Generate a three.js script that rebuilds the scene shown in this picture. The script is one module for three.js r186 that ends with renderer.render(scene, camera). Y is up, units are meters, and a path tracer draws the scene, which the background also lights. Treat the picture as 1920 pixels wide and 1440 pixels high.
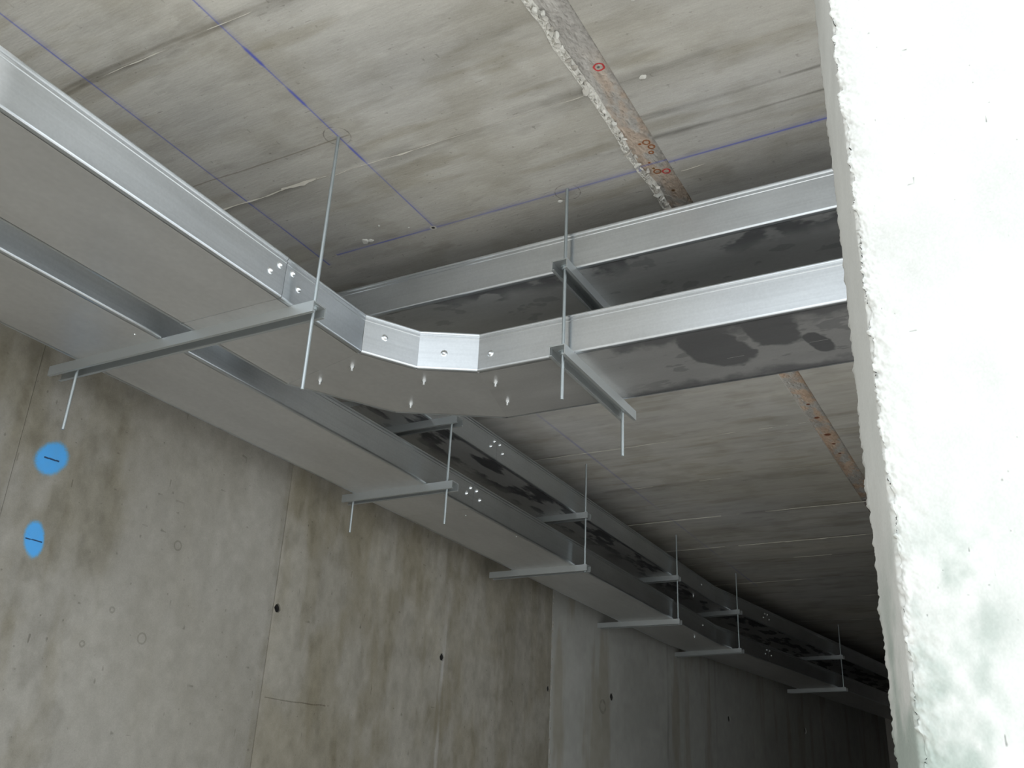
import * as THREE from 'three';
import { mergeGeometries, mergeVertices } from 'three/addons/utils/BufferGeometryUtils.js';

// ------------------------------------------------------------------ camera, sky, exposure
const renderer = new THREE.WebGLRenderer({ antialias: true });
renderer.toneMapping = THREE.LinearToneMapping;
renderer.toneMappingExposure = 1.02;
renderer.shadowMap.enabled = true;

const scene = new THREE.Scene();
const camera = new THREE.PerspectiveCamera(42.85, 4 / 3, 0.05, 200);
camera.position.set(0, 1.55, 0);
camera.rotation.order = 'YXZ';
camera.rotation.set(0.421386, 0.514969, 0.048422);

// bright, slightly cool overcast sky, the same all round
scene.background = new THREE.Color().setRGB(0.92, 0.98, 1.03);
scene.backgroundIntensity = 2.7;
// hazy sun over the open side, off to the right; the slab keeps it off everything in view
const sun = new THREE.DirectionalLight(new THREE.Color().setRGB(1, 0.98, 0.95), 8);
sun.position.set(15, 27, -2.2 - 1.5); sun.target.position.set(0, 0, -1.5);
sun.castShadow = true; sun.shadow.radius = 6; sun.shadow.mapSize.set(2048, 2048);
Object.assign(sun.shadow.camera, { left: -12, right: 12, top: 12, bottom: -12, near: 1, far: 45 });
scene.add(sun, sun.target);

// ------------------------------------------------------------------ helpers
let seed = 7;
const rnd = () => { seed = (seed * 1664525 + 1013904223) >>> 0; return seed / 4294967296; };
const rr = (a, b) => a + (b - a) * rnd();
const PERM = new Float32Array(65536);
for (let i = 0; i < 65536; i++) PERM[i] = rnd();
function vn(x, y) {                                     // value noise 0..1
  const xi = Math.floor(x), yi = Math.floor(y); let fx = x - xi, fy = y - yi;
  fx = fx * fx * (3 - 2 * fx); fy = fy * fy * (3 - 2 * fy);
  const a = ((xi & 255) << 8), b = (((xi + 1) & 255) << 8), c = yi & 255, d = (yi + 1) & 255;
  const p = PERM[a + c], q = PERM[b + c], r = PERM[a + d], s = PERM[b + d];
  return p + (q - p) * fx + (r - p + (p - q - r + s) * fx) * fy;
}
function fbm(x, y, n = 4) { let s = 0, a = 0.5, t = 0; for (let i = 0; i < n; i++) { s += a * vn(x, y); t += a; a *= 0.5; x = x * 2.03 + 17.3; y = y * 2.03 + 9.1; } return s / t; }
const sstep = (a, b, x) => { const t = Math.min(1, Math.max(0, (x - a) / (b - a))); return t * t * (3 - 2 * t); };
const mix = (a, b, t) => a + (b - a) * t;

// textures: fn(u, v, out) fills out = [r, g, b, height] with 0..255 (sRGB colour) and 0..1
function makeTex(w, h, fn, bump = true) {
  const c = new Uint8Array(w * h * 4), b = bump ? new Uint8Array(w * h * 4) : null, o = [0, 0, 0, 0.5];
  for (let j = 0; j < h; j++) for (let i = 0; i < w; i++) {
    fn((i + 0.5) / w, (j + 0.5) / h, o);
    const k = (j * w + i) * 4;
    c[k] = Math.max(0, Math.min(255, o[0])); c[k + 1] = Math.max(0, Math.min(255, o[1])); c[k + 2] = Math.max(0, Math.min(255, o[2])); c[k + 3] = 255;
    if (b) { const v = Math.max(0, Math.min(255, o[3] * 255)); b[k] = b[k + 1] = b[k + 2] = v; b[k + 3] = 255; }
  }
  const mk = (data, srgb) => {
    const t = new THREE.DataTexture(data, w, h); t.magFilter = THREE.LinearFilter; t.minFilter = THREE.LinearFilter;
    t.wrapS = t.wrapT = THREE.MirroredRepeatWrapping; if (srgb) t.colorSpace = THREE.SRGBColorSpace; t.needsUpdate = true; return t;
  };
  return { map: mk(c, true), bump: b ? mk(b, false) : null };
}
// uv from two world axes: u = (p[au]-u0)/su
function planar(g, au, u0, su, av, v0, sv) {
  const p = g.attributes.position, uv = new Float32Array(p.count * 2), get = { x: 'getX', y: 'getY', z: 'getZ' };
  for (let i = 0; i < p.count; i++) { uv[2 * i] = (p[get[au]](i) - u0) / su; uv[2 * i + 1] = (p[get[av]](i) - v0) / sv; }
  g.setAttribute('uv', new THREE.BufferAttribute(uv, 2)); return g;
}
function box(x0, x1, y0, y1, z0, z1) { const g = new THREE.BoxGeometry(x1 - x0, y1 - y0, z1 - z0); g.translate((x0 + x1) / 2, (y0 + y1) / 2, (z0 + z1) / 2); return g; }
// apply a frame to a geometry; where the frame mirrors, turn the faces round so that they keep facing outwards
function framed(g, m) {
  const q = g.index ? g.toNonIndexed() : g; q.applyMatrix4(m);
  if (m.determinant() < 0) for (const a of Object.values(q.attributes)) { const s = a.itemSize, r = a.array; for (let i = 0; i < a.count; i += 3) for (let c = 0; c < s; c++) { const t = r[i * s + c]; r[i * s + c] = r[(i + 1) * s + c]; r[(i + 1) * s + c] = t; } }
  q.computeVertexNormals(); return q;
}
const plain = (g) => { const n = g.index ? g.toNonIndexed() : g; for (const k of Object.keys(n.attributes)) if (!['position', 'normal', 'uv'].includes(k)) n.deleteAttribute(k); return n; };
const merge = (gs) => mergeGeometries(gs.map(plain));

const taken = {};
const numbered = (n) => { const k = taken[n] = (taken[n] ?? -1) + 1; return k ? n + '_' + String(k).padStart(3, '0') : n; };
function shade(m) { m.castShadow = m.receiveShadow = true; return m; }
// a thing: a Group at its base; world-space geometry handed to part() is moved to local space
function thing(name, label, category, pos, group) {
  const o = new THREE.Group(); o.name = numbered(name); o.position.set(...pos); o.userData = { label, category };
  if (group) o.userData.group = group; scene.add(o); return o;
}
function struct(name, label) { const o = new THREE.Group(); o.name = name; o.userData = { kind: 'structure', label, category: name.split('_')[0] }; scene.add(o); return o; }
function part(parent, name, geo, mat, label) {
  const w = new THREE.Vector3(); for (let p = parent; p && p !== scene; p = p.parent) w.add(p.position);
  geo.translate(-w.x, -w.y, -w.z);
  const m = shade(new THREE.Mesh(geo, mat)); m.name = name; if (label) m.userData.label = label; parent.add(m); return m;
}
function place(parent, name, geo, mat, pos, quat) {                // shared geometry at a world position
  const m = shade(new THREE.Mesh(geo, mat)); m.name = name;
  m.position.set(pos[0] - parent.position.x, pos[1] - parent.position.y, pos[2] - parent.position.z); if (quat) m.quaternion.copy(quat);
  parent.add(m); return m;
}

// ------------------------------------------------------------------ dimensions (metres; camera at x=0 z=0)
const CEIL = 3.0, YL = 2.55, YU = 2.777, H = 0.1, W = 0.3;
const AX1 = -1.341, AX0 = AX1 - W;                      // tray along the wall that turns right
const BX1 = -1.735, BX0 = BX1 - W;                      // straight tray next to the wall
const EZ1 = -1.8405, EZ0 = EZ1 - W;                     // trays that run off to the right
const WALLX = -2.2;

// ------------------------------------------------------------------ concrete textures
const J = [-1.02, -1.524, -2.035, -2.55, -3.06, -3.57, -4.088, -4.643, -5.212, -5.56, -6.1, -6.66, -7.43, -8.2, -9, -9.8, -10.6];
const SX0 = -0.706, SX1 = -0.635;                       // inset strip in the ceiling
const bandTone = J.map(() => rr(-5, 5));
function ceilingColour(x, z, o, fine) {
  let n = fbm(x * 2.2 + 3, z * 3.1, 4), m = fbm(x * 5 + 40, z * 22, 4), g = vn(x * 60, z * 420), s = fbm(x * 1.3 + 70, z * 60, 3);
  let k = 0; while (k < J.length - 1 && z < J[k]) k++;
  let L = 163 + bandTone[k] + (n - 0.5) * 28 + (m - 0.5) * 20 + (s - 0.5) * 11 + (g - 0.5) * 6 + (fine ? (vn(x * 700, z * 700) - 0.5) * 9 : 0);
  let warm = 6 + (fbm(x * 1.7 + 11, z * 2.4 + 5, 3) - 0.5) * 9, h = 0.5 + (m - 0.5) * 0.25 + (g - 0.5) * 0.12;
  // smeared release-oil stains, drawn out along the boards
  const st = sstep(0.6, 0.8, fbm(x * 3.4 + 21, z * 17 + 7, 4)); L -= st * 13; warm += st * 3;
  const ol = sstep(0.5, 0.72, fbm(x * 7 + 13, z * 8 + 3, 5)); L -= ol * 10; warm += ol * 1.5;
  const st2 = sstep(0.66, 0.78, fbm(x * 9 + 5, z * 26 + 31, 3)); L -= st2 * 8;
  if (fine) { const sp = vn(x * 90, z * 110); if (sp > 0.95) { L -= (sp - 0.95) * 500; h -= 0.2; } }
  // dirt along the board joints
  const wob = (vn(x * 9, 5) - 0.5) * 0.01;
  for (const j of J) { const d = Math.abs(z - j - wob); if (d < 0.03) { const a = sstep(0.45, 0.7, fbm(x * 6 + j * 9, z * 30, 3)); L -= a * 26 * (1 - d / 0.03); } }
  if (x > SX1) for (const j of [-1.653, -1.727]) { const d = Math.abs(z - j - (vn(x * 5, j * 3) - 0.5) * 0.006), w = 0.003 + 0.006 * vn(x * 9, j) + 0.006 * sstep(-0.35, -0.6, x); if (d < w) { const a = 0.35 + 0.65 * sstep(0.3, 0.6, fbm(x * 8, z * 60 + 3, 3)); L -= a * 44 * (1 - d / w); } }
  let r = L + warm * 0.45, gg = L + warm * 0.05, b = L - warm * 1.0;
  // thin dark joint
  if (x < -1.27) { const d = Math.abs(z + 1.413 + (vn(x * 7, 2) - 0.5) * 0.006); if (d < 0.002) { r -= 26; gg -= 28; b -= 30; } }
  // rough joint: dark, wavering double line
  { const d = Math.abs(z + 1.02 + (vn(x * 6, 22) - 0.5) * 0.01); const t = sstep(0.009, 0.002, Math.abs(d - 0.006)) * sstep(0.2, 0.6, fbm(x * 9, z * 40 + 5, 3)); r -= t * 24; gg -= t * 25; b -= t * 26; }
  // blue chalk lines
  const chalk = (d, w, a) => { const t = a * Math.max(0, 1 - Math.abs(d) / w); if (t > 0) { r = mix(r, 66, t); gg = mix(gg, 74, t); b = mix(b, 168, t); } };
  if (z > -1.87) {
    chalk(x + 1.683 - (vn(z * 3, 1) - 0.5) * 0.003, 0.0034, 0.45 + 0.35 * vn(x * 3, z * 16)); chalk(x + 1.678, 0.012, 0.13 * vn(z * 9, 4));
    const bold = sstep(0.04, 0.02, Math.abs(z + 1.12)) + sstep(0.04, 0.02, Math.abs(z + 1.26)) * 0.9 + sstep(0.04, 0.02, Math.abs(z + 1.48)) * 0.6;
    if (z > -1.825) { chalk(x + 1.298 - (vn(z * 4, 8) - 0.5) * 0.002, 0.003 + 0.003 * bold, 0.4 + 0.25 * vn(z * 18, 9) + 0.4 * bold); chalk(x + 1.294, 0.011, 0.12 * vn(z * 8, 24)); }
  }
  if (x > -1.63) { const hard = 0.35 + 0.4 * sstep(-1.2, -1.5, x) * vn(x * 13, 3) + 0.35 * sstep(-0.75, -0.4, x); const dz = z + 1.828 - 0.008 * (x + 0.9); chalk(dz, 0.0042, hard); chalk(dz - 0.003, 0.014, 0.2 * vn(x * 10, 7)); }
  if (z < -3 && z > -6.2) chalk(x + 1.64, 0.008, 0.3 * vn(z * 4, 2));
  // pencil circles round the anchors
  if (fine) for (const [cx, cz] of [[-1.299, -1.407], [-0.905, -1.835]]) { const e = Math.abs(Math.hypot(x - cx, z - cz) - 0.032); if (e < 0.0014) { const t = 0.55 * vn(x * 120, z * 120); r = mix(r, 70, t); gg = mix(gg, 66, t); b = mix(b, 62, t); } }
  if (fine) { const e = Math.hypot(x + 1.302, z + 1.83); if (e < 0.011) { const t = sstep(0.011, 0.008, e); r = mix(r, e < 0.0045 ? 40 : 176, t); gg = mix(gg, e < 0.0045 ? 38 : 173, t); b = mix(b, e < 0.0045 ? 34 : 164, t); } }
  o[0] = r; o[1] = gg; o[2] = b; o[3] = h;
}
const CN = { x0: -2.25, sx: 2.45, z0: -2.55, sz: 2.05 }, CF = { x0: -2.4, sx: 3.2, z0: -10.6, sz: 8.05 };
const ceilNear = makeTex(2048, 1792, (u, v, o) => ceilingColour(CN.x0 + u * CN.sx, CN.z0 + v * CN.sz, o, true));
const ceilFar = makeTex(1024, 2048, (u, v, o) => ceilingColour(CF.x0 + u * CF.sx, CF.z0 + v * CF.sz, o, false));
const std = (t, extra = {}) => new THREE.MeshStandardMaterial({ map: t.map, bumpMap: t.bump, bumpScale: 0.002, roughness: 0.92, ...extra });
const mCeilNear = std(ceilNear), mCeilFar = std(ceilFar);

// left wall: colour per board panel, u along z, v along y
const WY0 = 1.5, WYS = 1.3;
function wallColour(z, y, o) {
  const n = fbm(z * 3 + 8, y * 2.2 + 3, 4), d = fbm(z * 14 + 2, y * 3.2 + 9, 4), f = fbm(z * 40, y * 34, 3), q = vn(z * 520, y * 520);
  let L = 117 + (n - 0.5) * 24 + (f - 0.5) * 14 + (q - 0.5) * 8, warm = 7, h = 0.5 + (f - 0.5) * 0.4;
  const smooth = sstep(-1.66, -1.8, z + (fbm(y * 5, z * 4, 3) - 0.5) * 0.22) * sstep(-2.39, -2.37, z);            // clean pale board face
  const blot = sstep(0.42, 0.66, fbm(z * 6 + 31, y * 4 + 12, 5)), drip = sstep(0.45, 0.68, d);
  const age = 1 - smooth * 0.78;
  L -= (blot * 11 + drip * 9) * age; warm += (blot * 3 + drip * 2) * age; L += smooth * 4;
  if (z < -2.4) { L += 8; warm += 2; }
  const mo = fbm(z * 26 + 3, y * 16 + 8, 4); L -= sstep(0.5, 0.8, mo) * 9 * age; L += sstep(0.5, 0.2, mo) * 5 * age;
  const pit = vn(z * 60 + 9, y * 60); if (pit > 0.955) { L -= (pit - 0.955) * 600; h -= 0.3; }
  // faint ring marks and small pits on the clean face
  for (const [cz, cy, R] of [[-1.906, 1.965, 0.014], [-1.97, 2.24, 0.013], [-1.79, 2.02, 0.007], [-1.72, 1.92, 0.007]]) { const e = Math.hypot(z - cz, y - cy); if (Math.abs(e - R) < 0.0025) L -= 16; }
  // hairline across the brown boards
  if (z < -2.42 && z > -2.72) { const e = Math.abs(y - (1.873 - (z + 2.42) * 0.02 + (vn(z * 20, 4) - 0.5) * 0.006)); if (e < 0.0018) L -= 26; }
  // cement milk run along a joint
  if (Math.abs(z + 3.43) < 0.02) { const t = sstep(0.018, 0.004, Math.abs(z + 3.43 + (vn(y * 11, 3) - 0.5) * 0.012)) * sstep(2.5, 2.2, y) * vn(y * 14 + 3, z * 60); L += t * 26; warm -= t * 6; }
  let r = L + warm * 0.5, g = L + warm * 0.1, b = L - warm * 0.95;
  // two blobs of blue spray paint, each with a cut line
  for (const [cz, cy, rz, ry, tilt] of [[-1.509, 2.353, 0.043, 0.046, 0.25], [-1.515, 2.142, 0.028, 0.043, -0.12]]) {
    const dz = z - cz + (y - cy) * tilt, dy = y - cy, e = Math.hypot(dz / rz, dy / ry) + (fbm(z * 40, y * 40, 3) - 0.5) * 0.16 ;
    if (e > 2) continue;
    const t = sstep(1.2, 0.8, e + (vn(z * 500, y * 500) - 0.5) * 0.1) * (0.92 + 0.08 * vn(z * 60, y * 60)); r = mix(r, 62, t); g = mix(g, 138, t); b = mix(b, 198, t);
    const ly = (y - cy + 0.003 + (z - cz) * (cy > 2.3 ? 0.05 : 0.02) + (cy > 2.3 ? 0 : (vn(z * 60, 2) - 0.5) * 0.003));
    if (Math.abs(ly) < (cy > 2.3 ? 0.002 : 0.0013) && Math.abs(z - cz) < (cy > 2.3 ? 0.022 : 0.024)) { r *= 0.35; g *= 0.38; b *= 0.42; h = 0.1; }
  }
  o[0] = r; o[1] = g; o[2] = b; o[3] = h;
}
const PZ = [-0.4, -1.41, -2.402, -3.402, -4.41];
const wallMats = [0, 1, 2, 3].map((k) => { const w = k === 0 ? 512 : 1024; return std(makeTex(w, k === 0 ? 512 : 1280, (u, v, o) => wallColour(PZ[k + 1] + u * (PZ[k] - PZ[k + 1]), WY0 + v * WYS, o))); });

const A2 = 4.5 * Math.PI / 180, W2 = { ox: WALLX, oz: -4.41, dx: Math.sin(A2), dz: -Math.cos(A2), nx: Math.cos(A2), nz: Math.sin(A2), len: 6.9 };
const wall2Mat = std(makeTex(2048, 512, (u, v, o) => {
  const s = u * 6.9, y = WY0 + v * WYS, n = fbm(s * 2.2 + 90, y * 2.4, 4), f = fbm(s * 24, y * 20, 3), d = fbm(s * 11 + 4, y * 1.4 + 2, 4);
  let L = 154 + (n - 0.5) * 24 + (f - 0.5) * 14; const t = sstep(0.5, 0.72, d); L -= t * 16;
  for (const j of [1.35, 2.0, 2.1]) { const e = Math.abs(s - j + (vn(y * 8, j) - 0.5) * 0.02); if (e < 0.02) L -= 20 * (1 - e / 0.02) * vn(y * 6, j * 3); }
  const e = Math.hypot(s - 0.536, y - 2.128); if (Math.abs(e - 0.03) < 0.007) L -= 28 * vn(s * 60, y * 60);
  o[0] = L + 1 + t * 3; o[1] = L + 1; o[2] = L - 4 - t * 5; o[3] = 0.5 + (f - 0.5) * 0.5;
}));

const stripTex = (za, zs, h) => std(makeTex(256, h, (u, v, o) => {               // u across, v along z -8 .. -0.5
  const x = SX0 + u * (SX1 - SX0), z = za + v * zs, n = fbm(x * 40, z * 9, 4), f = fbm(x * 160, z * 90, 3);
  let L = 152 + (n - 0.5) * 34 + (f - 0.5) * 30; const rust = sstep(-1.38, -1.55, z) * sstep(0.36, 0.64, fbm(x * 30 + 3, z * 16 + 1, 4)) * (z < -2.6 ? 0.8 : 0.5);
  let r = L + 4 + rust * 20, g = L + 1 - rust * 4, b = L - 4 - rust * 22;
  const dark = (cx, cz, R, c, ring) => { const e = Math.hypot(x - cx, z - cz) + (fbm(x * 200, z * 200, 2) - 0.5) * 0.0018; const t = ring ? 0.85 * sstep(0.0026, 0.0012, Math.abs(e - R)) : sstep(R, R * 0.5, e); r = mix(r, c[0], t); g = mix(g, c[1], t); b = mix(b, c[2], t); };
  { const t = 0.4 * Math.max(0, 1 - Math.abs(z + 1.826) / 0.005); r = mix(r, 66, t); g = mix(g, 74, t); b = mix(b, 168, t); }
  const rustC = [128, 74, 40], red = [178, 36, 40];
  dark(-0.66, -1.745, 0.008, rustC, 1); dark(-0.655, -1.765, 0.007, rustC, 1); dark(-0.676, -1.745, 0.005, rustC); dark(-0.663, -1.785, 0.005, rustC, 1); dark(-0.682, -1.82, 0.004, rustC); dark(-0.676, -1.86, 0.008, rustC, 1); dark(-0.68, -1.845, 0.005, [110, 84, 50]); dark(-0.668, -1.95, 0.006, [96, 70, 44]);
  dark(-0.659, -1.47, 0.0105, red, 1); dark(-0.66, -1.47, 0.004, [90, 100, 94]); dark(-0.656, -1.868, 0.0085, red, 1);
  for (const [cz, R] of [[-3.42, 0.009], [-3.56, 0.012], [-3.75, 0.016], [-3.86, 0.01], [-3.98, 0.008]]) dark(-0.675, cz, R, [104, 58, 36]);
  o[0] = r; o[1] = g; o[2] = b; o[3] = 0.5 + (f - 0.5);
}), { bumpScale: 0.004 });

const mPaste = new THREE.MeshStandardMaterial({ color: '#a9a59b', roughness: 0.95 });      // light cement paste: fins, chips, crumbs
const mSlab = new THREE.MeshStandardMaterial({ color: '#aaa69f', roughness: 0.95 });
const groundTex = makeTex(512, 512, (u, v, o) => { const n = fbm(u * 12, v * 12, 5), f = vn(u * 300, v * 300), L = 178 + (n - 0.5) * 30 + (f - 0.5) * 10; o[0] = L; o[1] = L; o[2] = L - 2; o[3] = n; });
groundTex.map.repeat.set(8, 8); groundTex.bump.repeat.set(8, 8);
const mGround = std(groundTex), mFloor = std(groundTex, { color: '#a6a39e' });

// ------------------------------------------------------------------ setting
const floor = struct('floor', 'dusty bare concrete floor below the cable trays');
part(floor, 'screed', box(-2.6, 0.5, -0.2, 0, -11.2, -0.73), mFloor);
part(floor, 'yard', merge([box(-14, 14, -0.2, 0, -0.73, 16), box(0.5, 14, -0.2, 0, -14, -0.73)]), mGround, 'pale concrete yard outside');

const ceiling = struct('ceiling', 'board-marked raw concrete ceiling with blue chalk lines');
const XE = 0.5, ZE = -0.73, XN = -1.0, ZN = -0.84;                               // unseen open slab edges; the notch is shaped to let in more sky
J.forEach((z1, k) => {
  const z0 = k ? J[k - 1] : ZE; if (z0 - z1 < 0.02) return;
  const near = z1 > -2.56, t = near ? CN : CF, m = near ? mCeilNear : mCeilFar;
  for (const [xa, xb] of [[-2.6, k ? SX0 : XN], [k ? SX1 : XN, XE]]) {
    const dy = rr(-0.0006, 0.0006);
    part(ceiling, 'board_panel', planar(box(xa, xb, CEIL + dy, CEIL + 0.016, z1, !k && xa === XN ? ZN : z0), 'x', t.x0, t.sx, 'z', t.z0, t.sz), m);
  }
});
part(ceiling, 'slab', merge([box(-2.6, XE, CEIL + 0.014, CEIL + 0.26, -11.2, ZN), box(-2.6, XN, CEIL + 0.014, CEIL + 0.26, ZN, ZE)]), mSlab);
for (const [za, zb, h] of [[-2.3, -1.02, 2048], [-8, -2.3, 1024]]) part(ceiling, 'inset_strip', planar(box(SX0, SX1, CEIL + 0.009, CEIL + 0.016, za, zb), 'x', SX0, SX1 - SX0, 'z', Math.max(za, -4.5), zb - Math.max(za, -4.5)), stripTex(Math.max(za, -4.5), zb - Math.max(za, -4.5), h), 'rust-stained strip set into the ceiling');

// ridges of cement squeezed out between the formwork boards: irregular low prisms
function fin(x0, x1, z, h, w, broken) {
  const P = [], I = [], n = Math.max(6, Math.round((x1 - x0) / 0.012)), o = rr(0, 99);
  for (let i = 0; i <= n; i++) {
    const x = mix(x0, x1, i / n), a = Math.max(0, fbm(x * 7 + o, 3, 3) - broken) / (1 - broken), k = 0.35 + vn(x * 60 + o, 1) * 0.9, zz = z + (vn(x * 12 + o, 8) - 0.5) * 0.006;
    const hh = a > 0 ? h * (0.3 + a) * k : -0.002, ww = w * (0.4 + a) * k;
    P.push(x, CEIL + 0.002, zz - ww, x, CEIL - hh, zz + (vn(x * 40, o) - 0.5) * ww, x, CEIL + 0.002, zz + ww);
    if (i) { const b = i * 3, c = b - 3; I.push(c, b, c + 1, b, b + 1, c + 1, c + 1, b + 1, c + 2, b + 1, b + 2, c + 2); }
  }
  const g = new THREE.BufferGeometry(); g.setAttribute('position', new THREE.Float32BufferAttribute(P, 3)); g.setIndex(I); const f = g.toNonIndexed(); f.computeVertexNormals(); f.setAttribute('uv', new THREE.BufferAttribute(new Float32Array(f.attributes.position.count * 2), 2)); return f;
}
for (const [x0, x1, z, h, w, br] of [[-1.95, -1.1, -1.02, 0.003, 0.003, 0.5], [-1.95, -1.42, -1.522, 0.006, 0.0035, 0.3], [-1.42, -0.72, -1.526, 0.003, 0.002, 0.38], [-1.56, -1.45, -1.516, 0.012, 0.004, 0.05],
  [-1.95, -0.72, -3.572, 0.004, 0.003, 0.3], [-1.95, -0.2, -4.09, 0.004, 0.003, 0.46], [-1.98, -0.3, -4.643, 0.006, 0.004, 0.25], [-1.98, -0.3, -5.212, 0.008, 0.005, 0.2], [-1.98, -0.3, -5.56, 0.005, 0.004, 0.42],
  [-1.9, -0.3, -6.1, 0.005, 0.004, 0.4], [-1.9, -0.3, -6.66, 0.005, 0.004, 0.45], [-1.9, -0.3, -7.43, 0.005, 0.004, 0.4], [-0.62, 0.2, -1.868, 0.002, 0.002, 0.5], [-0.62, 0.3, -2.55, 0.003, 0.003, 0.45], [-1.2, -0.72, -3.06, 0.003, 0.003, 0.5]])
  part(ceiling, 'cement_fin', fin(x0, x1, z, h * (z < -3 ? 0.6 : 1), w * (z < -3 ? 0.5 : 1), br + (z < -3 ? 0.06 : 0)), mPaste);

// broken lumps along the edge of the inset strip
const chipGeos = [];
for (let k = 0; k < 8; k++) {
  const g = mergeVertices(new THREE.IcosahedronGeometry(1, 1).deleteAttribute('uv').deleteAttribute('normal')), p = g.attributes.position, f = [];
  for (let j = 0; j < 4; j++) f.push(new THREE.Vector3(rr(-1, 1), rr(-1, 1), rr(-1, 1)).normalize());
  for (let i = 0; i < p.count; i++) { const v = new THREE.Vector3().fromBufferAttribute(p, i).multiplyScalar(rr(0.78, 1.15)); for (const q of f) { const d = v.dot(q); if (d > 0.5) v.addScaledVector(q, 0.5 - d); } p.setXYZ(i, v.x, v.y, v.z); }
  const n = g.toNonIndexed(); n.computeVertexNormals(); chipGeos.push(n);
}
{ const P = [], I = [], nx = 7, zs = []; for (let z = -1.1; z > -2.25; z -= rr(0.003, 0.0065)) zs.push(z);
  zs.forEach((z, j) => { const w = 0.009 + 0.012 * fbm(z * 11, 5, 3), sh = (fbm(z * 16, 9, 3) - 0.5) * 0.012; for (let i = 0; i < nx; i++) { const t = i / (nx - 1), e = Math.sin(t * Math.PI);
    P.push(SX0 - 0.008 + sh + t * w + rr(-0.002, 0.002) * e, CEIL - 0.0012 + t * t * 0.011 - e * rr(-0.0045, 0.0055), z + rr(-0.002, 0.002)); if (i && j) { const a = (j - 1) * nx + i - 1, b = a + 1, c = a + nx, d = c + 1; rnd() > 0.5 ? I.push(a, b, c, b, d, c) : I.push(a, b, d, a, d, c); } } });
  const g = new THREE.BufferGeometry(); g.setAttribute('position', new THREE.Float32BufferAttribute(P, 3)); g.setIndex(I); const f = g.toNonIndexed(); f.computeVertexNormals();
  part(ceiling, 'broken_edge', f, new THREE.MeshStandardMaterial({ color: '#bab8b1', roughness: 0.95, side: THREE.DoubleSide }), 'ragged pale edge of broken concrete'); }
const chipMats = ['#b9b8b2', '#a8a59e', '#96928a', '#c6c4be'].map((c) => new THREE.MeshStandardMaterial({ color: c, roughness: 0.95 }));
const eul = new THREE.Euler(), Q = () => new THREE.Quaternion().setFromEuler(eul.set(rr(0, 6), rr(0, 6), rr(0, 6)));
for (let z = -1.16; z > -2.2; z -= rr(0.012, 0.03)) {
  const s = rr(0.0035, 0.0065), m = place(ceiling, 'concrete_chip', chipGeos[Math.floor(rr(0, 8))], chipMats[Math.floor(rr(0, 4))], [SX0 + 0.002 + (fbm(z * 14, 3, 3) - 0.5) * 0.018 + rr(-0.006, 0.007), CEIL + rr(-0.001, 0.005), z], Q());
  m.scale.set(s * rr(0.8, 2), s * rr(0.8, 1.6), s * rr(1, 2.4));
}
for (const [x, z, s] of [[-1.511, -1.808, 0.016], [-1.495, -1.812, 0.01], [-0.937, -1.862, 0.009], [-0.638 + 0.055, -1.527, 0.009], [-1.19, -2.02, 0.008], [-1.43, -1.76, 0.005], [-1.36, -1.80, 0.004], [-0.52, -1.32, 0.006]]) {
  const m = place(ceiling, 'cement_blob', chipGeos[Math.floor(rr(0, 8))], chipMats[0], [x, CEIL - 0.001, z], Q()); m.scale.set(s, s * 0.35, s * 0.8); m.quaternion.identity();
}

// left wall: board panels with cast-in tie holes
function holePanel(w, y0, y1, holes, thick, curve) {                  // shape in (s, y); returned extruded behind the face (towards -n)
  const s = new THREE.Shape([new THREE.Vector2(0, y0), new THREE.Vector2(w, y0), new THREE.Vector2(w, y1), new THREE.Vector2(0, y1)]);
  for (const [hs, hy, R] of holes) { const p = new THREE.Path(), ph = rr(0, 6); for (let i = 0; i < 22; i++) { const a = -i / 22 * Math.PI * 2, q = R * (0.85 + 0.3 * vn(Math.cos(a) * 2 + ph + 20, Math.sin(a) * 2 + 20)); const x = hs + Math.cos(a) * q, y = hy + Math.sin(a) * q; i ? p.lineTo(x, y) : p.moveTo(x, y); } s.holes.push(p); }
  return new THREE.ExtrudeGeometry(s, { depth: thick, bevelEnabled: false, curveSegments: 12 });
}
// dark tubes lining the tie holes
const mTube = new THREE.MeshStandardMaterial({ color: '#2b2a28', roughness: 0.9, side: THREE.DoubleSide });
function tieTube(wall, frame, s, y, R) { const g = merge([new THREE.CylinderGeometry(R * 0.84, R * 0.84, 0.27, 18, 1, true), new THREE.CylinderGeometry(R * 0.84, R * 0.84, 0.002, 18).translate(0, -0.134, 0)]); g.rotateX(-Math.PI / 2); g.translate(s, y, 0.139); part(wall, 'tie_tube', framed(g, frame), mTube, 'dark round tie hole'); }
const wallLeft = struct('wall_left', 'stained raw concrete wall with vertical board joints and blue paint blobs');
const tie = [[], [], [[-2.397 + 3.402 - 0.012, 2.148, 0.0145]], [[-3.395 + 4.41 - 0.03, 2.149, 0.0155], [0.022, 2.148, 0.014]]];
for (let k = 0; k < 4; k++) {
  const z0 = PZ[k + 1], w = PZ[k] - z0; let g = holePanel(w - 0.002, 0, 3.0, tie[k].map((t) => (t[0] > w - 0.02 ? [w - 0.02, t[1], t[2]] : t)), 0.28);
  // local (s, y, depth) -> world: s along +z from z0, depth away from the room
  const frame = new THREE.Matrix4().set(0, 0, -1, WALLX + [0.002, 0.0, 0.0025, -0.0005][k], 0, 1, 0, 0, 1, 0, 0, z0 + 0.001, 0, 0, 0, 1);
  for (const t of tie[k]) tieTube(wallLeft, frame, Math.min(t[0], w - 0.02), t[1], t[2]);
  g = framed(g, frame);
  part(wallLeft, 'board_panel', planar(g, 'z', z0, w, 'y', WY0, WYS), wallMats[k]);
}
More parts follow.
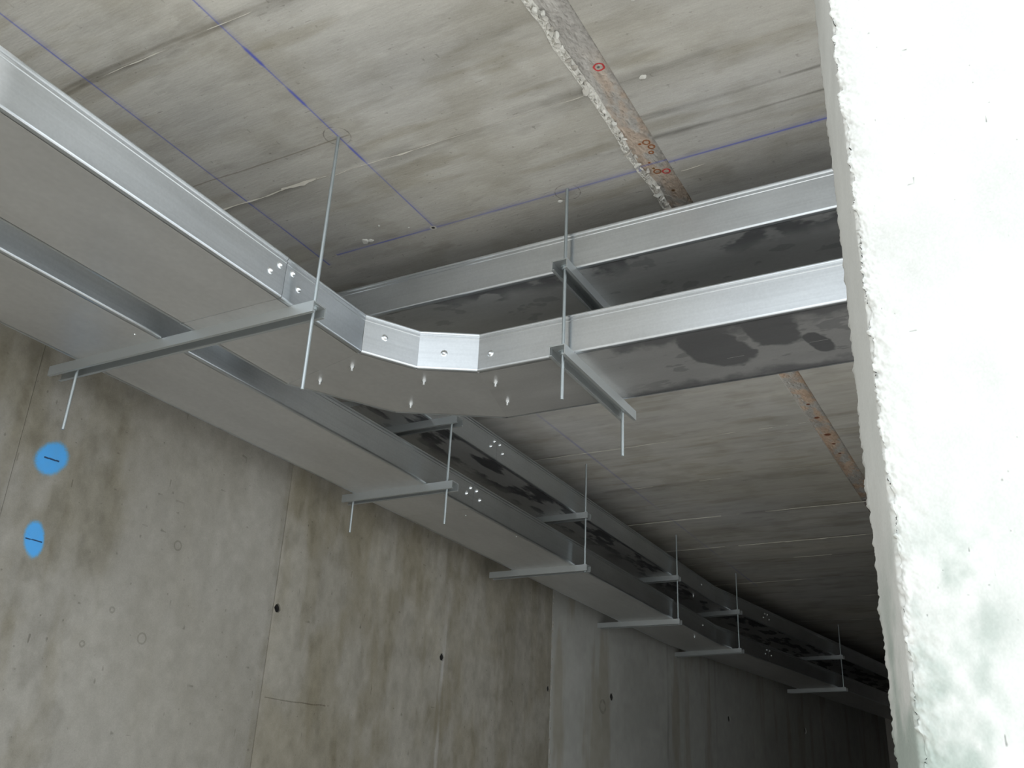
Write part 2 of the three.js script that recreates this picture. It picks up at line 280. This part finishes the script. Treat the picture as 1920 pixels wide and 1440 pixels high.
part(wallLeft, 'core', box(WALLX - 0.4, WALLX - 0.279, 0, 3.0, -4.41, -0.4), mSlab);
part(wallLeft, 'added_sky_block', box(WALLX - 0.3, WALLX, 0, 4.2, -0.4, 6), new THREE.MeshStandardMaterial({ color: '#8f8b85', roughness: 0.95 }));  // unseen wall length, added to block sky light from the left
// crumbly mortar seam at the inner corner
{ const g = []; for (let y = 1.5; y < 2.62; y += rr(0.02, 0.06)) { const c = chipGeos[Math.floor(rr(0, 8))].clone(), s = rr(0.0025, 0.005); c.scale(s, s * rr(1.5, 4), s); c.translate(WALLX + 0.001, y, -4.412 + rr(-0.006, 0.006)); c.setAttribute('uv', new THREE.BufferAttribute(new Float32Array(c.attributes.position.count * 2), 2)); g.push(c); } part(wallLeft, 'mortar_seam', merge(g), new THREE.MeshStandardMaterial({ color: '#8d8981', roughness: 0.95 })); }

const wallFar = struct('wall_far', 'greyer raw concrete wall that continues beyond the corner seam');
{
  const m = new THREE.Matrix4().set(W2.dx, 0, -W2.nx, W2.ox, 0, 1, 0, 0, W2.dz, 0, -W2.nz, W2.oz, 0, 0, 0, 1);
  const holes = [[0.638, 2.188, 0.021], [2.322, 2.248, 0.021], [3.955, 2.325, 0.024]], g = holePanel(W2.len, 0, 3.0, holes, 0.28);
  for (const t of holes) tieTube(wallFar, m, ...t);
  part(wallFar, 'board_panel', framed(planar(g, 'x', 0, 6.9, 'y', WY0, WYS), m), wall2Mat);
  part(wallFar, 'core', framed(box(0, W2.len, 0, 3.0, 0.279, 0.4), m), mSlab);
}
const wallBack = struct('wall_back', 'raw concrete wall closing the dark end of the passage');
part(wallBack, 'core', box(-2.6, XE, 0, 3.0, -11.2, -11), mSlab);
const wallRight = struct('wall_right', 'unseen raw concrete wall along the far side of the passage');
part(wallRight, 'core', box(XE - 0.2, XE, 0, 3.0, -11, -3.35), new THREE.MeshStandardMaterial({ color: '#7d7973', roughness: 0.95 }));  // out of view; where it stops was set by the light let in

// ------------------------------------------------------------------ pale wall end beside the camera, rough broken edges
{
  const near = struct('wall_near', 'overexposed pale concrete wall end with crumbling vertical edge');
  const B = [-0.176, -1.2], F = [-0.127, -1.0], R = [0.4, -1.0];
  const cols = []; // [x, z, nx, nz, rough]
  const l1 = Math.hypot(F[0] - B[0], F[1] - B[1]), rx = (F[0] - B[0]) / l1, rz = (F[1] - B[1]) / l1, n1 = [-rz, rx], n2 = [0, 1];
  const nA = 34, nB = 96;
  cols.push([B[0] + 0.05, B[1] - 0.002, -0.3, -1, 0], [B[0] + 0.004, B[1] - 0.002, -0.6, -0.8, 0.4]);
  for (let i = 0; i <= nA; i++) { const t = Math.pow(i / nA, 0.8), d = (1 - t) * l1, e = t * l1; cols.push([mix(B[0], F[0], t), mix(B[1], F[1], t), n1[0], n1[1], 0.06 + Math.exp(-e / 0.006) * 0.6 + Math.exp(-d / 0.004) * 0.8]); }
  for (let i = 1; i <= nB; i++) { const x = F[0] + 0.16 * Math.pow(i / nB, 1.25), d = x - F[0]; cols.push([x, F[1], 0, 1, 0.10 + Math.exp(-d / 0.012) * 0.9]); }
  for (const x of [0.1, 0.2, 0.4]) cols.push([x, F[1], 0, 1, 0.1]);
  cols.push([0.4, -1.2, 1, 0, 0]);
  const ys = []; for (let y = 0; y < 1.45; y += 0.12) ys.push(y); for (let y = 1.46; y < 2.75; y += 0.0018) ys.push(y); ys.push(2.9, 3.0);
  const P = [], UV = [], I = [], nc = cols.length;
  ys.forEach((y, j) => cols.forEach(([x, z, nx, nz, rough], i) => {
    // crumbly only along the two arrises, trowelled flat elsewhere; noise in metres along the surface
    const q = x < F[0] + 1e-6 ? -Math.hypot(x - F[0], z - F[1]) : x - F[0];
    const edgeF = Math.exp(-Math.abs(q) / 0.006), edgeB = Math.exp(-Math.hypot(x - B[0], z - B[1]) / 0.005);
    const grain = fbm(y * 160, q * 160 + 40, 3) - 0.5, fine = fbm(y * 420, q * 420 + 9, 2) - 0.5, pit = Math.max(0, fbm(y * 75 + 8, q * 75 + 70, 3) - 0.56);
    const wob = (fbm(y * 7 + 60, 2, 4) - 0.5) * 0.007 + (fbm(y * 80, 12, 3) - 0.5) * 0.006, wobB = (fbm(y * 9 + 20, 9, 4) - 0.5) * 0.006 + (fbm(y * 110 + 3, 33, 3) - 0.5) * 0.006;
    const band = q > -0.004 ? Math.exp(-Math.max(0, q) / 0.02) : 0, d = (edgeF + edgeB * 0.7) * (grain * 0.005 + fine * 0.003) + band * (grain * 0.0028 + fine * 0.0016 - pit * 0.012) + (fbm(y * 9, q * 9 + 3, 2) - 0.5) * 0.0012;
    const chip = edgeF * (0.0012 + Math.max(0, fbm(y * 60 + 9, 77, 3) - 0.5) * 0.022);
    P.push(x + nx * d + edgeF * (wob + 0.4 * chip) + edgeB * wobB, y, z + nz * d - chip * 0.8); UV.push((x + 0.2) / 0.6 + (z + 1) * 0.5, (y - 1.4) / 1.4);
    if (i && j) { const a = (j - 1) * nc + i - 1, b = a + 1, c = a + nc, e = c + 1; I.push(a, b, c, b, e, c); }
  }));
  const g = new THREE.BufferGeometry(); g.setAttribute('position', new THREE.Float32BufferAttribute(P, 3)); g.setAttribute('uv', new THREE.Float32BufferAttribute(UV, 2)); g.setIndex(I); g.computeVertexNormals();
  const tex = makeTex(1024, 1536, (u, v, o) => {
    const y = 1.4 + v * 1.4, n = fbm(u * 14, v * 24, 4), f = vn(u * 420, v * 720); let L = 188 + (n - 0.5) * 16 + (f - 0.5) * 8;
    const ux = u, greenPatch = sstep(0.4, 0.62, fbm(u * 9 + 2, v * 14 + 5, 5)) * sstep(1.98, 1.7, y + (fbm(u * 5, v * 9, 3) - 0.5) * 0.3) * sstep(0.33, 0.2, ux); // greenish, darker patch low on the arris
    L -= greenPatch * 34; const pit = vn(u * 95, v * 170); let p = pit > 0.978 ? (pit - 0.978) * 2400 : 0;
    L -= p; o[0] = L - greenPatch * 8; o[1] = L + 1; o[2] = L - 3 - greenPatch * 3; o[3] = 0.5 + (n - 0.5) * 0.6 - p * 0.004;
  });
  part(near, 'arris_face', g, std(tex, { bumpScale: 0.003, side: THREE.DoubleSide }));
  part(near, 'core', box(-0.11, 0.398, 0, 3.0, -1.199, -1.03), mSlab);
}

// ------------------------------------------------------------------ steel
function galvanised(base, stains, w = 1024, h = 256, extra = {}) {
  const t = makeTex(w, h, (u, v, o) => {
    const n = fbm(u * 9 + base, v * 5, 4), s = fbm(u * 3 + base, v * 90, 3), g = vn(u * w / 3, v * h / 3);
    let L = (extra.tone ?? 208) + (n - 0.5) * 22 + (s - 0.5) * (extra.streak ?? 12) + (g - 0.5) * 6; let k = 0; if (stains) k = stains(u, v);
    L = mix(L, L * 0.68, k); o[0] = L - (extra.cool ?? 5); o[1] = L; o[2] = L + (extra.cool ?? 5) - 1 + k * 3; o[3] = 0.5;
  }, false);
  const rough = makeTex(256, 128, (u, v, o) => { const n = fbm(u * 8 + base, v * 4, 4), s = fbm(u * 2, v * 60, 3); o[0] = 0; o[1] = 112 + (n - 0.5) * 20 + (s - 0.5) * 18; o[2] = 255; }, false);
  rough.map.colorSpace = THREE.NoColorSpace;
  const m = { map: t.map, roughnessMap: rough.map, roughness: extra.rough ?? 1, metalness: extra.metalness ?? 0.86 };
  return extra.brushed ? new THREE.MeshPhysicalMaterial({ ...m, anisotropy: extra.brushed, anisotropyRotation: Math.PI / 2 }) : new THREE.MeshStandardMaterial(m);
}
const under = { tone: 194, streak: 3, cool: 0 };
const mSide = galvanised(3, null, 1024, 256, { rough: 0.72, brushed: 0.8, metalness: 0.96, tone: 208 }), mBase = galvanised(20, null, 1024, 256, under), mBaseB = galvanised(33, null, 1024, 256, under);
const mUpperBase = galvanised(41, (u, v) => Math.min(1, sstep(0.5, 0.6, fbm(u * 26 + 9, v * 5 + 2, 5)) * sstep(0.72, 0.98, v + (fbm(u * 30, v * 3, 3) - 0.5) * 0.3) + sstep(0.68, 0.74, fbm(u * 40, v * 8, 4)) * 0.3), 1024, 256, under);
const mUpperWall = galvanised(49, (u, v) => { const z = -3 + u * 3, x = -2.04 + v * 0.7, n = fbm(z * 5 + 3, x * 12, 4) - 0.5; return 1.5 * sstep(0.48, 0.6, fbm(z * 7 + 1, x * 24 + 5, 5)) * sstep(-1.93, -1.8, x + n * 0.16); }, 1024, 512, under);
// smears of grime on the underside of the lower tray that runs to the right (u along x, v along z)
const EX0 = -1.22, EXS = 2.0;
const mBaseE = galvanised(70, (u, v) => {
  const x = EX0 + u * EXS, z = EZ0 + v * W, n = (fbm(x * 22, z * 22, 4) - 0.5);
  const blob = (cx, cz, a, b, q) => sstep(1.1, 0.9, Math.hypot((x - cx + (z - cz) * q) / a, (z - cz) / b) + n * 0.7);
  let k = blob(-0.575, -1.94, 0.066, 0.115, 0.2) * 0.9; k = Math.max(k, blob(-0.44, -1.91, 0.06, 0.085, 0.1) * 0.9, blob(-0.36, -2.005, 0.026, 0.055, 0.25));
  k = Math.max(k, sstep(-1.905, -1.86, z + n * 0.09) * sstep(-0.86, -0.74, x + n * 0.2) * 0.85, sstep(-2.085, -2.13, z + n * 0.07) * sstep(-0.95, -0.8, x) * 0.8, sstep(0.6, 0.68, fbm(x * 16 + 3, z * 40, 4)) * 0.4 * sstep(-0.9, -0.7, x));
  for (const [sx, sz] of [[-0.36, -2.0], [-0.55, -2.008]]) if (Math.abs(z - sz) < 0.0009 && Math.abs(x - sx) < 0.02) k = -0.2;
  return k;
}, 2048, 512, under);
const mRail = new THREE.MeshStandardMaterial({ color: '#a9adad', roughness: 0.5, metalness: 0.8 });
const mRod = new THREE.MeshStandardMaterial({ color: '#a8b0b2', roughness: 0.45, metalness: 0.7 });
const mBolt = new THREE.MeshStandardMaterial({ color: '#d9dcdd', roughness: 0.28, metalness: 0.9 });

// cross-section of one tray side: u = outwards, v = up; rolled double bead along the top
const SIDE = [[-0.012, 0], [-0.0045, 0], [-0.0022, 0.0006], [-0.0006, 0.0022], [0, 0.0045], [0, 0.0835], [0.0014, 0.0848], [0.0014, 0.0878], [0, 0.0892], [0, 0.0925], [0.0022, 0.0943], [0.0026, 0.0972], [0.0018, 0.1], [-0.0004, 0.1012], [-0.014, 0.1012], [-0.014, 0.0997], [-0.002, 0.0997], [-0.0016, 0.098], [-0.0016, 0.006], [-0.003, 0.0028], [-0.012, 0.0016]];
const shapeOf = (l) => new THREE.Shape(l.map(([u, v]) => new THREE.Vector2(u, v)));
const sideShape = shapeOf([...SIDE.slice(0, 6), [-0.0016, 0.0835], ...SIDE.slice(18)]), rimShape = shapeOf([...SIDE.slice(5, 18), [-0.0016, 0.0835]]);
// side wall from P to Q (plan points), outward direction on the chosen hand
function sideWall(P, Q, y, hand, shape = sideShape) {
  const dx = Q[0] - P[0], dz = Q[1] - P[1], L = Math.hypot(dx, dz), d = [dx / L, dz / L], n = hand > 0 ? [-d[1], d[0]] : [d[1], -d[0]];
  const g = new THREE.ExtrudeGeometry(shape, { depth: L, bevelEnabled: false });
  const uv = g.attributes.uv, p = g.attributes.position; for (let i = 0; i < p.count; i++) uv.setXY(i, p.getZ(i) / 1.2, (p.getY(i) + p.getX(i) * 0.9) / 0.3);
  return framed(g, new THREE.Matrix4().set(n[0], 0, d[0], P[0], 0, 1, 0, y, n[1], 0, d[1], P[1], 0, 0, 0, 1));
}
function plate(pts, y, t, u0, su, v0, sv, swap) {       // flat sheet from a plan polygon
  const s = new THREE.Shape(pts.map(([x, z]) => new THREE.Vector2(x, -z))), g = new THREE.ExtrudeGeometry(s, { depth: t, bevelEnabled: false });
  g.rotateX(-Math.PI / 2); g.translate(0, y, 0); return swap ? planar(g, 'z', u0, su, 'x', v0, sv) : planar(g, 'x', u0, su, 'z', v0, sv);
}
const domeBolt = (() => { const pts = [[0, 0.0062], [0.0022, 0.006], [0.0042, 0.0048], [0.0055, 0.0026], [0.006, 0.0008], [0.0085, 0.0006], [0.0085, 0]].map(([x, y]) => new THREE.Vector2(x, y)).reverse(); return new THREE.LatheGeometry(pts, 14); })();
const stubBolt = (() => plain(mergeGeometries([new THREE.CylinderGeometry(0.0065, 0.0065, 0.005, 6).translate(0, 0.0025, 0), new THREE.CylinderGeometry(0.003, 0.003, 0.008, 8).translate(0, 0.008, 0)])))();
const UP = new THREE.Vector3(0, 1, 0), towards = (x, y, z) => new THREE.Quaternion().setFromUnitVectors(UP, new THREE.Vector3(x, y, z).normalize());
function bolt(t, pos, dir, geo = domeBolt) { return place(t, 'bolt', geo, mBolt, pos, towards(...dir)); }
const splice = [[0.045, 0.043], [0.02, 0.07], [-0.022, 0.071], [-0.046, 0.044]];

// straight or mitred section: right edge R0-R1 and left edge L0-L1 in plan
function section(name, label, y, R, L, mats, opts = {}) {
  const c = [(R[0][0] + R.at(-1)[0] + L[0][0] + L.at(-1)[0]) / 4, (R[0][1] + R.at(-1)[1] + L[0][1] + L.at(-1)[1]) / 4];
  const t = thing(name, label, 'cable tray', [c[0], y, c[1]], opts.group);
  const inset = (a, b) => a.map((p, i) => [mix(p[0], b[i][0], 0.035), mix(p[1], b[i][1], 0.035)]);
  part(t, 'base_plate', plate([...inset(R, L), ...inset(L, R).reverse()], y - (opts.drop ?? 0), 0.0015, ...mats.uv), mats.base);
  for (const [E, hand, m] of [[R, opts.rightHand, mats.side], [L, -opts.rightHand, mats.side]]) for (let i = 1; i < E.length; i++) {
    const yy = y - (opts.drop ?? 0), w = part(t, 'side_wall', sideWall(E[i - 1], E[i], yy, hand), m);
    part(w, 'rolled_rim', sideWall(E[i - 1], E[i], yy, hand, rimShape), m);
  }
  return t;
}
const uvZ = [-3, 3, -2.04, 0.7, true], G = 0.0012;
// hand +1: outward is to the right of travel when travelling towards -z
const RH = +1;

// lower tray that comes along the wall and turns right
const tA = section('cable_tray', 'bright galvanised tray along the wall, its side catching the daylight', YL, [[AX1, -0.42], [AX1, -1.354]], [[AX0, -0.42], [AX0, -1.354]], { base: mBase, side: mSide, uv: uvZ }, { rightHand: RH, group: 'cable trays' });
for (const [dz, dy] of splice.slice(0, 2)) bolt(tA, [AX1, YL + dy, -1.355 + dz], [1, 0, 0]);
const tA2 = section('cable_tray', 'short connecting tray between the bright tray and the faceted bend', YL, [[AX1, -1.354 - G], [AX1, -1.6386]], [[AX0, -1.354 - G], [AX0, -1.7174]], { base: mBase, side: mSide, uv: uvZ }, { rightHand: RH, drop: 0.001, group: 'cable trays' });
for (const [dz, dy] of splice.slice(2)) bolt(tA2, [AX1, YL + dy, -1.355 + dz], [1, 0, 0]);
part(tA2, 'splice_plate', box(AX1 - 0.0045, AX1 - 0.002, YL + 0.006, YL + 0.092, -1.43, -1.28), mSide);
part(tA2, 'splice_plate', box(AX0 + 0.002, AX0 + 0.0045, YL + 0.006, YL + 0.092, -1.43, -1.28), mSide);

const eIn = [[AX1, -1.64], [AX1 + 0.0735, -1.7673], [AX1 + 0.2008, EZ1]], eOut = [[AX0, -1.7204], [AX0 + 0.154, -1.987], [AX0 + 0.421, EZ0]];
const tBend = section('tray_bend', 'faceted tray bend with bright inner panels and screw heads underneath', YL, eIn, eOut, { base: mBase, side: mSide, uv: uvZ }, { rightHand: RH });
for (const [x, z] of [[-1.539, -1.733], [-1.412, -1.698], [-1.293, -1.837], [-1.409, -1.951], [-1.133, -1.918], [-1.162, -2.033]]) bolt(tBend, [x, YL, z], [0, -1, 0], stubBolt);
bolt(tBend, [AX1 + 0.0275, YL + 0.054, -1.6876], [0.866, 0, 0.5]); bolt(tBend, [AX1 + 0.128, YL + 0.043, -1.7986], [0.5, 0, 0.866]); 
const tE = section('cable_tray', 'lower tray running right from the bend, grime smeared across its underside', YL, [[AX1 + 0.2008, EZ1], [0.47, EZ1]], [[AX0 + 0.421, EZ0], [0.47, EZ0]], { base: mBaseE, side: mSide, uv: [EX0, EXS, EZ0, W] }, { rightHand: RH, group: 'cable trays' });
bolt(tE, [-1.106, YL + 0.041, EZ1], [0, 0, 1]);

// straight lower tray against the wall; far part turns slightly right
const T8 = 8 * Math.PI / 180, d2 = [Math.sin(T8), -Math.cos(T8)], n2 = [Math.cos(T8), Math.sin(T8)], BZ = -5.6, mit = W * Math.tan(T8 / 2);
const run2 = (s, off) => [BX1 + d2[0] * s + n2[0] * off, BZ + d2[1] * s + n2[1] * off];
const leftBend = [BX0, BZ - mit], S1 = 0.75;
function wallRun(y, base, starts, words) {
  const out = [];
  for (const [z0, z1, label] of starts) out.push(section('cable_tray', label, y, [[BX1, z0], [BX1, z1 + G]], [[BX0, z0], [BX0, z1 + G]], { base, side: mSide, uv: uvZ }, { rightHand: RH, group: 'cable trays' }));
  out.push(section('tray_bend', words[0], y, [[BX1, -5.3], [BX1, BZ], run2(S1, 0)], [[BX0, -5.3], leftBend, run2(S1, -W)], { base, side: mSide, uv: uvZ }, { rightHand: RH }));
  out.push(section('cable_tray', words[1], y, [run2(S1 + G, 0), run2(5.2, 0)], [run2(S1 + G, -W), run2(5.2, -W)], { base, side: mSide, uv: uvZ }, { rightHand: RH, group: 'cable trays' }));
  const bend = out.at(-2), last = out.at(-1);
  for (const [dz, dy] of splice) { const p = run2(S1 - dz, 0); bolt(dz > 0 ? bend : last, [p[0], y + dy, p[1]], [n2[0], 0, n2[1]]); }
  bolt(bend, [BX1, y + 0.055, -5.36], [1, 0, 0]); bolt(bend, [BX1 - 0.05, y - 0.001, -5.36], [0, -1, 0], stubBolt);
  return out;
}
function spliceBolts(a, b, z, y) { splice.forEach(([dz, dy], i) => bolt(i < 2 ? a : b, [BX1, y + dy, z + dz], [1, 0, 0])); part(b, 'splice_plate', box(BX1 - 0.0045, BX1 - 0.002, y + 0.006, y + 0.092, z - 0.075, z + 0.075), mSide); }
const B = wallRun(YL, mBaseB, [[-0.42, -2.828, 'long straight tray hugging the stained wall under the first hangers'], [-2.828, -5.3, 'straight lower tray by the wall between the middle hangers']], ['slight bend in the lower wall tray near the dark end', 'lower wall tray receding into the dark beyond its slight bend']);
spliceBolts(B[0], B[1], -2.828, YL);
for (const [x, z] of [[-1.80, -2.89], [-1.78, -1.35], [-1.76, -3.2]]) bolt(B[z < -2.83 ? 1 : 0], [x, YL, z], [0, -1, 0], domeBolt).scale.setScalar(0.45);

// upper tray: comes from the dark end, bends right above the lower one
const uOut = [[BX0, -2.2613], [BX0 + 0.154, -1.9946], [BX0 + 0.421, EZ1]], uIn = [[BX1, -2.3417], [BX1 + 0.0735, -2.2144], [BX1 + 0.2008, EZ0]];
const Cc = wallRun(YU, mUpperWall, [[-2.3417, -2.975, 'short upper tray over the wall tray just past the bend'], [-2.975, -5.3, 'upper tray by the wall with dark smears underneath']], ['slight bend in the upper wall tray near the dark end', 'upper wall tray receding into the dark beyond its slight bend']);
spliceBolts(Cc[0], Cc[1], -2.975, YU);
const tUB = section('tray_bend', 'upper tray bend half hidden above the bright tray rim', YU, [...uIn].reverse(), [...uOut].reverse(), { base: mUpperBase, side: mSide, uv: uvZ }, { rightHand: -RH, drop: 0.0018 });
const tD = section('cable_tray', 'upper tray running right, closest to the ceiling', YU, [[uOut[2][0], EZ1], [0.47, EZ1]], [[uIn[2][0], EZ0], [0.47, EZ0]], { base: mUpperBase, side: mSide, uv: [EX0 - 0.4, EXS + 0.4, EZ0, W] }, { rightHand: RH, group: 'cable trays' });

// ------------------------------------------------------------------ trapeze hangers: channel rails on threaded rods
const RW = 0.0205, RHt = 0.026, RT = 0.0025, LIP = 0.0075;
const railShape = new THREE.Shape([[-RW, 0], [RW, 0], [RW, -RHt], [RW - LIP, -RHt], [RW - LIP, -RHt + RT], [RW - RT, -RHt + RT], [RW - RT, -RT], [-RW + RT, -RT], [-RW + RT, -RHt + RT], [-RW + LIP, -RHt + RT], [-RW + LIP, -RHt], [-RW, -RHt]].map(([x, y]) => new THREE.Vector2(x, y)));
function rail(label, P, Q, y, nSlots = 0) {
  const dx = Q[0] - P[0], dz = Q[1] - P[1], L = Math.hypot(dx, dz), c = [(P[0] + Q[0]) / 2, (P[1] + Q[1]) / 2];
  const t = thing('support_rail', label, 'rail', [c[0], y - RHt, c[1]], 'channel rails under the trays');
  const g = new THREE.ExtrudeGeometry(railShape, { depth: L, bevelEnabled: false }); g.translate(0, 0, -L / 2); g.rotateY(Math.atan2(dx, dz)); g.translate(c[0], y, c[1]);
  part(t, 'channel', g, mRail); return t;
}
const nutGeo = new THREE.CylinderGeometry(0.0075, 0.0075, 0.0065, 6), washerGeo = new THREE.CylinderGeometry(0.0105, 0.0105, 0.0018, 18);
const rodGeos = {};
function rodGeo(len, pitch) {
  const key = len.toFixed(3) + pitch; if (rodGeos[key]) return rodGeos[key];
  const pts = [new THREE.Vector2(0, 0), new THREE.Vector2(0.0033, 0)]; for (let y = pitch / 2, k = 0; y < len; y += pitch / 2, k++) pts.push(new THREE.Vector2(k % 2 ? 0.0035 : 0.0041, y)); pts.push(new THREE.Vector2(0.0035, len));
  return rodGeos[key] = new THREE.LatheGeometry(pts, 10);
}
function rod(label, x, z, y0, levels, pitch = 0.0025) {
  const t = thing('threaded_rod', label, 'rod', [x, y0, z], 'threaded hanger rods');
  place(t, 'shank', rodGeo(CEIL + 0.02 - y0, pitch), mRod, [x, y0, z]);
  for (const y of levels) { place(t, 'washer', washerGeo, mRod, [x, y - RT - 0.0011, z]); place(t, 'hex_nut', nutGeo, mRod, [x, y - RT - 0.0052, z]); place(t, 'hex_nut', nutGeo, mRod, [x, y + 0.0034, z]); }
  return t;
}
const LX = BX0 - 0.011;                                  // rods squeezed between tray and wall
rail('long channel rail carrying both lower trays beside the blue paint', [-2.13, -1.412], [-1.283, -1.412], YL);
rod('long threaded rod in front of the bright tray side', -1.299, -1.412, 2.352, [YL], 0.00125);
rod('rod end hanging just above the larger blue paint blob', -2.046, -1.412, 2.374, [YL], 0.00125);
rail('channel rail across the underside of the grimy lower tray', [-0.9, -1.79], [-0.9, -2.222], YL);
rail('channel rail under the uppermost tray running right', [-0.9, -1.79], [-0.9, -2.222], YU);
rod('threaded rod in front of the two trays running right', -0.9, -1.822, 2.427, [YU, YL], 0.00125);
rod('rod end hanging below the back edge of the grimy tray', -0.893, -2.161, 2.406, [YU, YL], 0.00125);
const H3 = [['just past the faceted bend', -2.553, -2.08, -1.637, -1.669, 2.412], ['below the dark smears of the upper tray', -3.7, -2.15, -1.682, -1.7, 2.522], ['just before the slight far bend', -4.9, -2.165, -1.702, -1.716, 2.522]];
for (const [where, z, x0, x1, xr, yb] of H3) {
  rail('lower channel rail of the hanger ' + where, [x0, z], [x1, z], YL);
  rail('upper channel rail of the hanger ' + where, [x0 + 0.01, z], [x1, z], YU);
  rod('outer threaded rod of the hanger ' + where, xr, z, yb, [YU, YL]);
  rod('rod behind the trays of the hanger ' + where, -2.046, z, yb + 0.008, [YU, YL]);
}
for (const [where, s] of [['just past the slight far bend', 0.24], ['deepest in the dark end', 2.02]]) {
  const p = (off) => run2(s, off);
  rail('lower channel rail of the hanger ' + where, p(-W - 0.085), p(0.055), YL);
  rail('upper channel rail of the hanger ' + where, p(-W - 0.06), p(0.055), YU);
  rod('outer threaded rod of the hanger ' + where, ...p(0.033), 2.522, [YU, YL]);
  rod('rod behind the trays of the hanger ' + where, ...p(-W - 0.013), 2.53, [YU, YL]);
}

renderer.render(scene, camera);
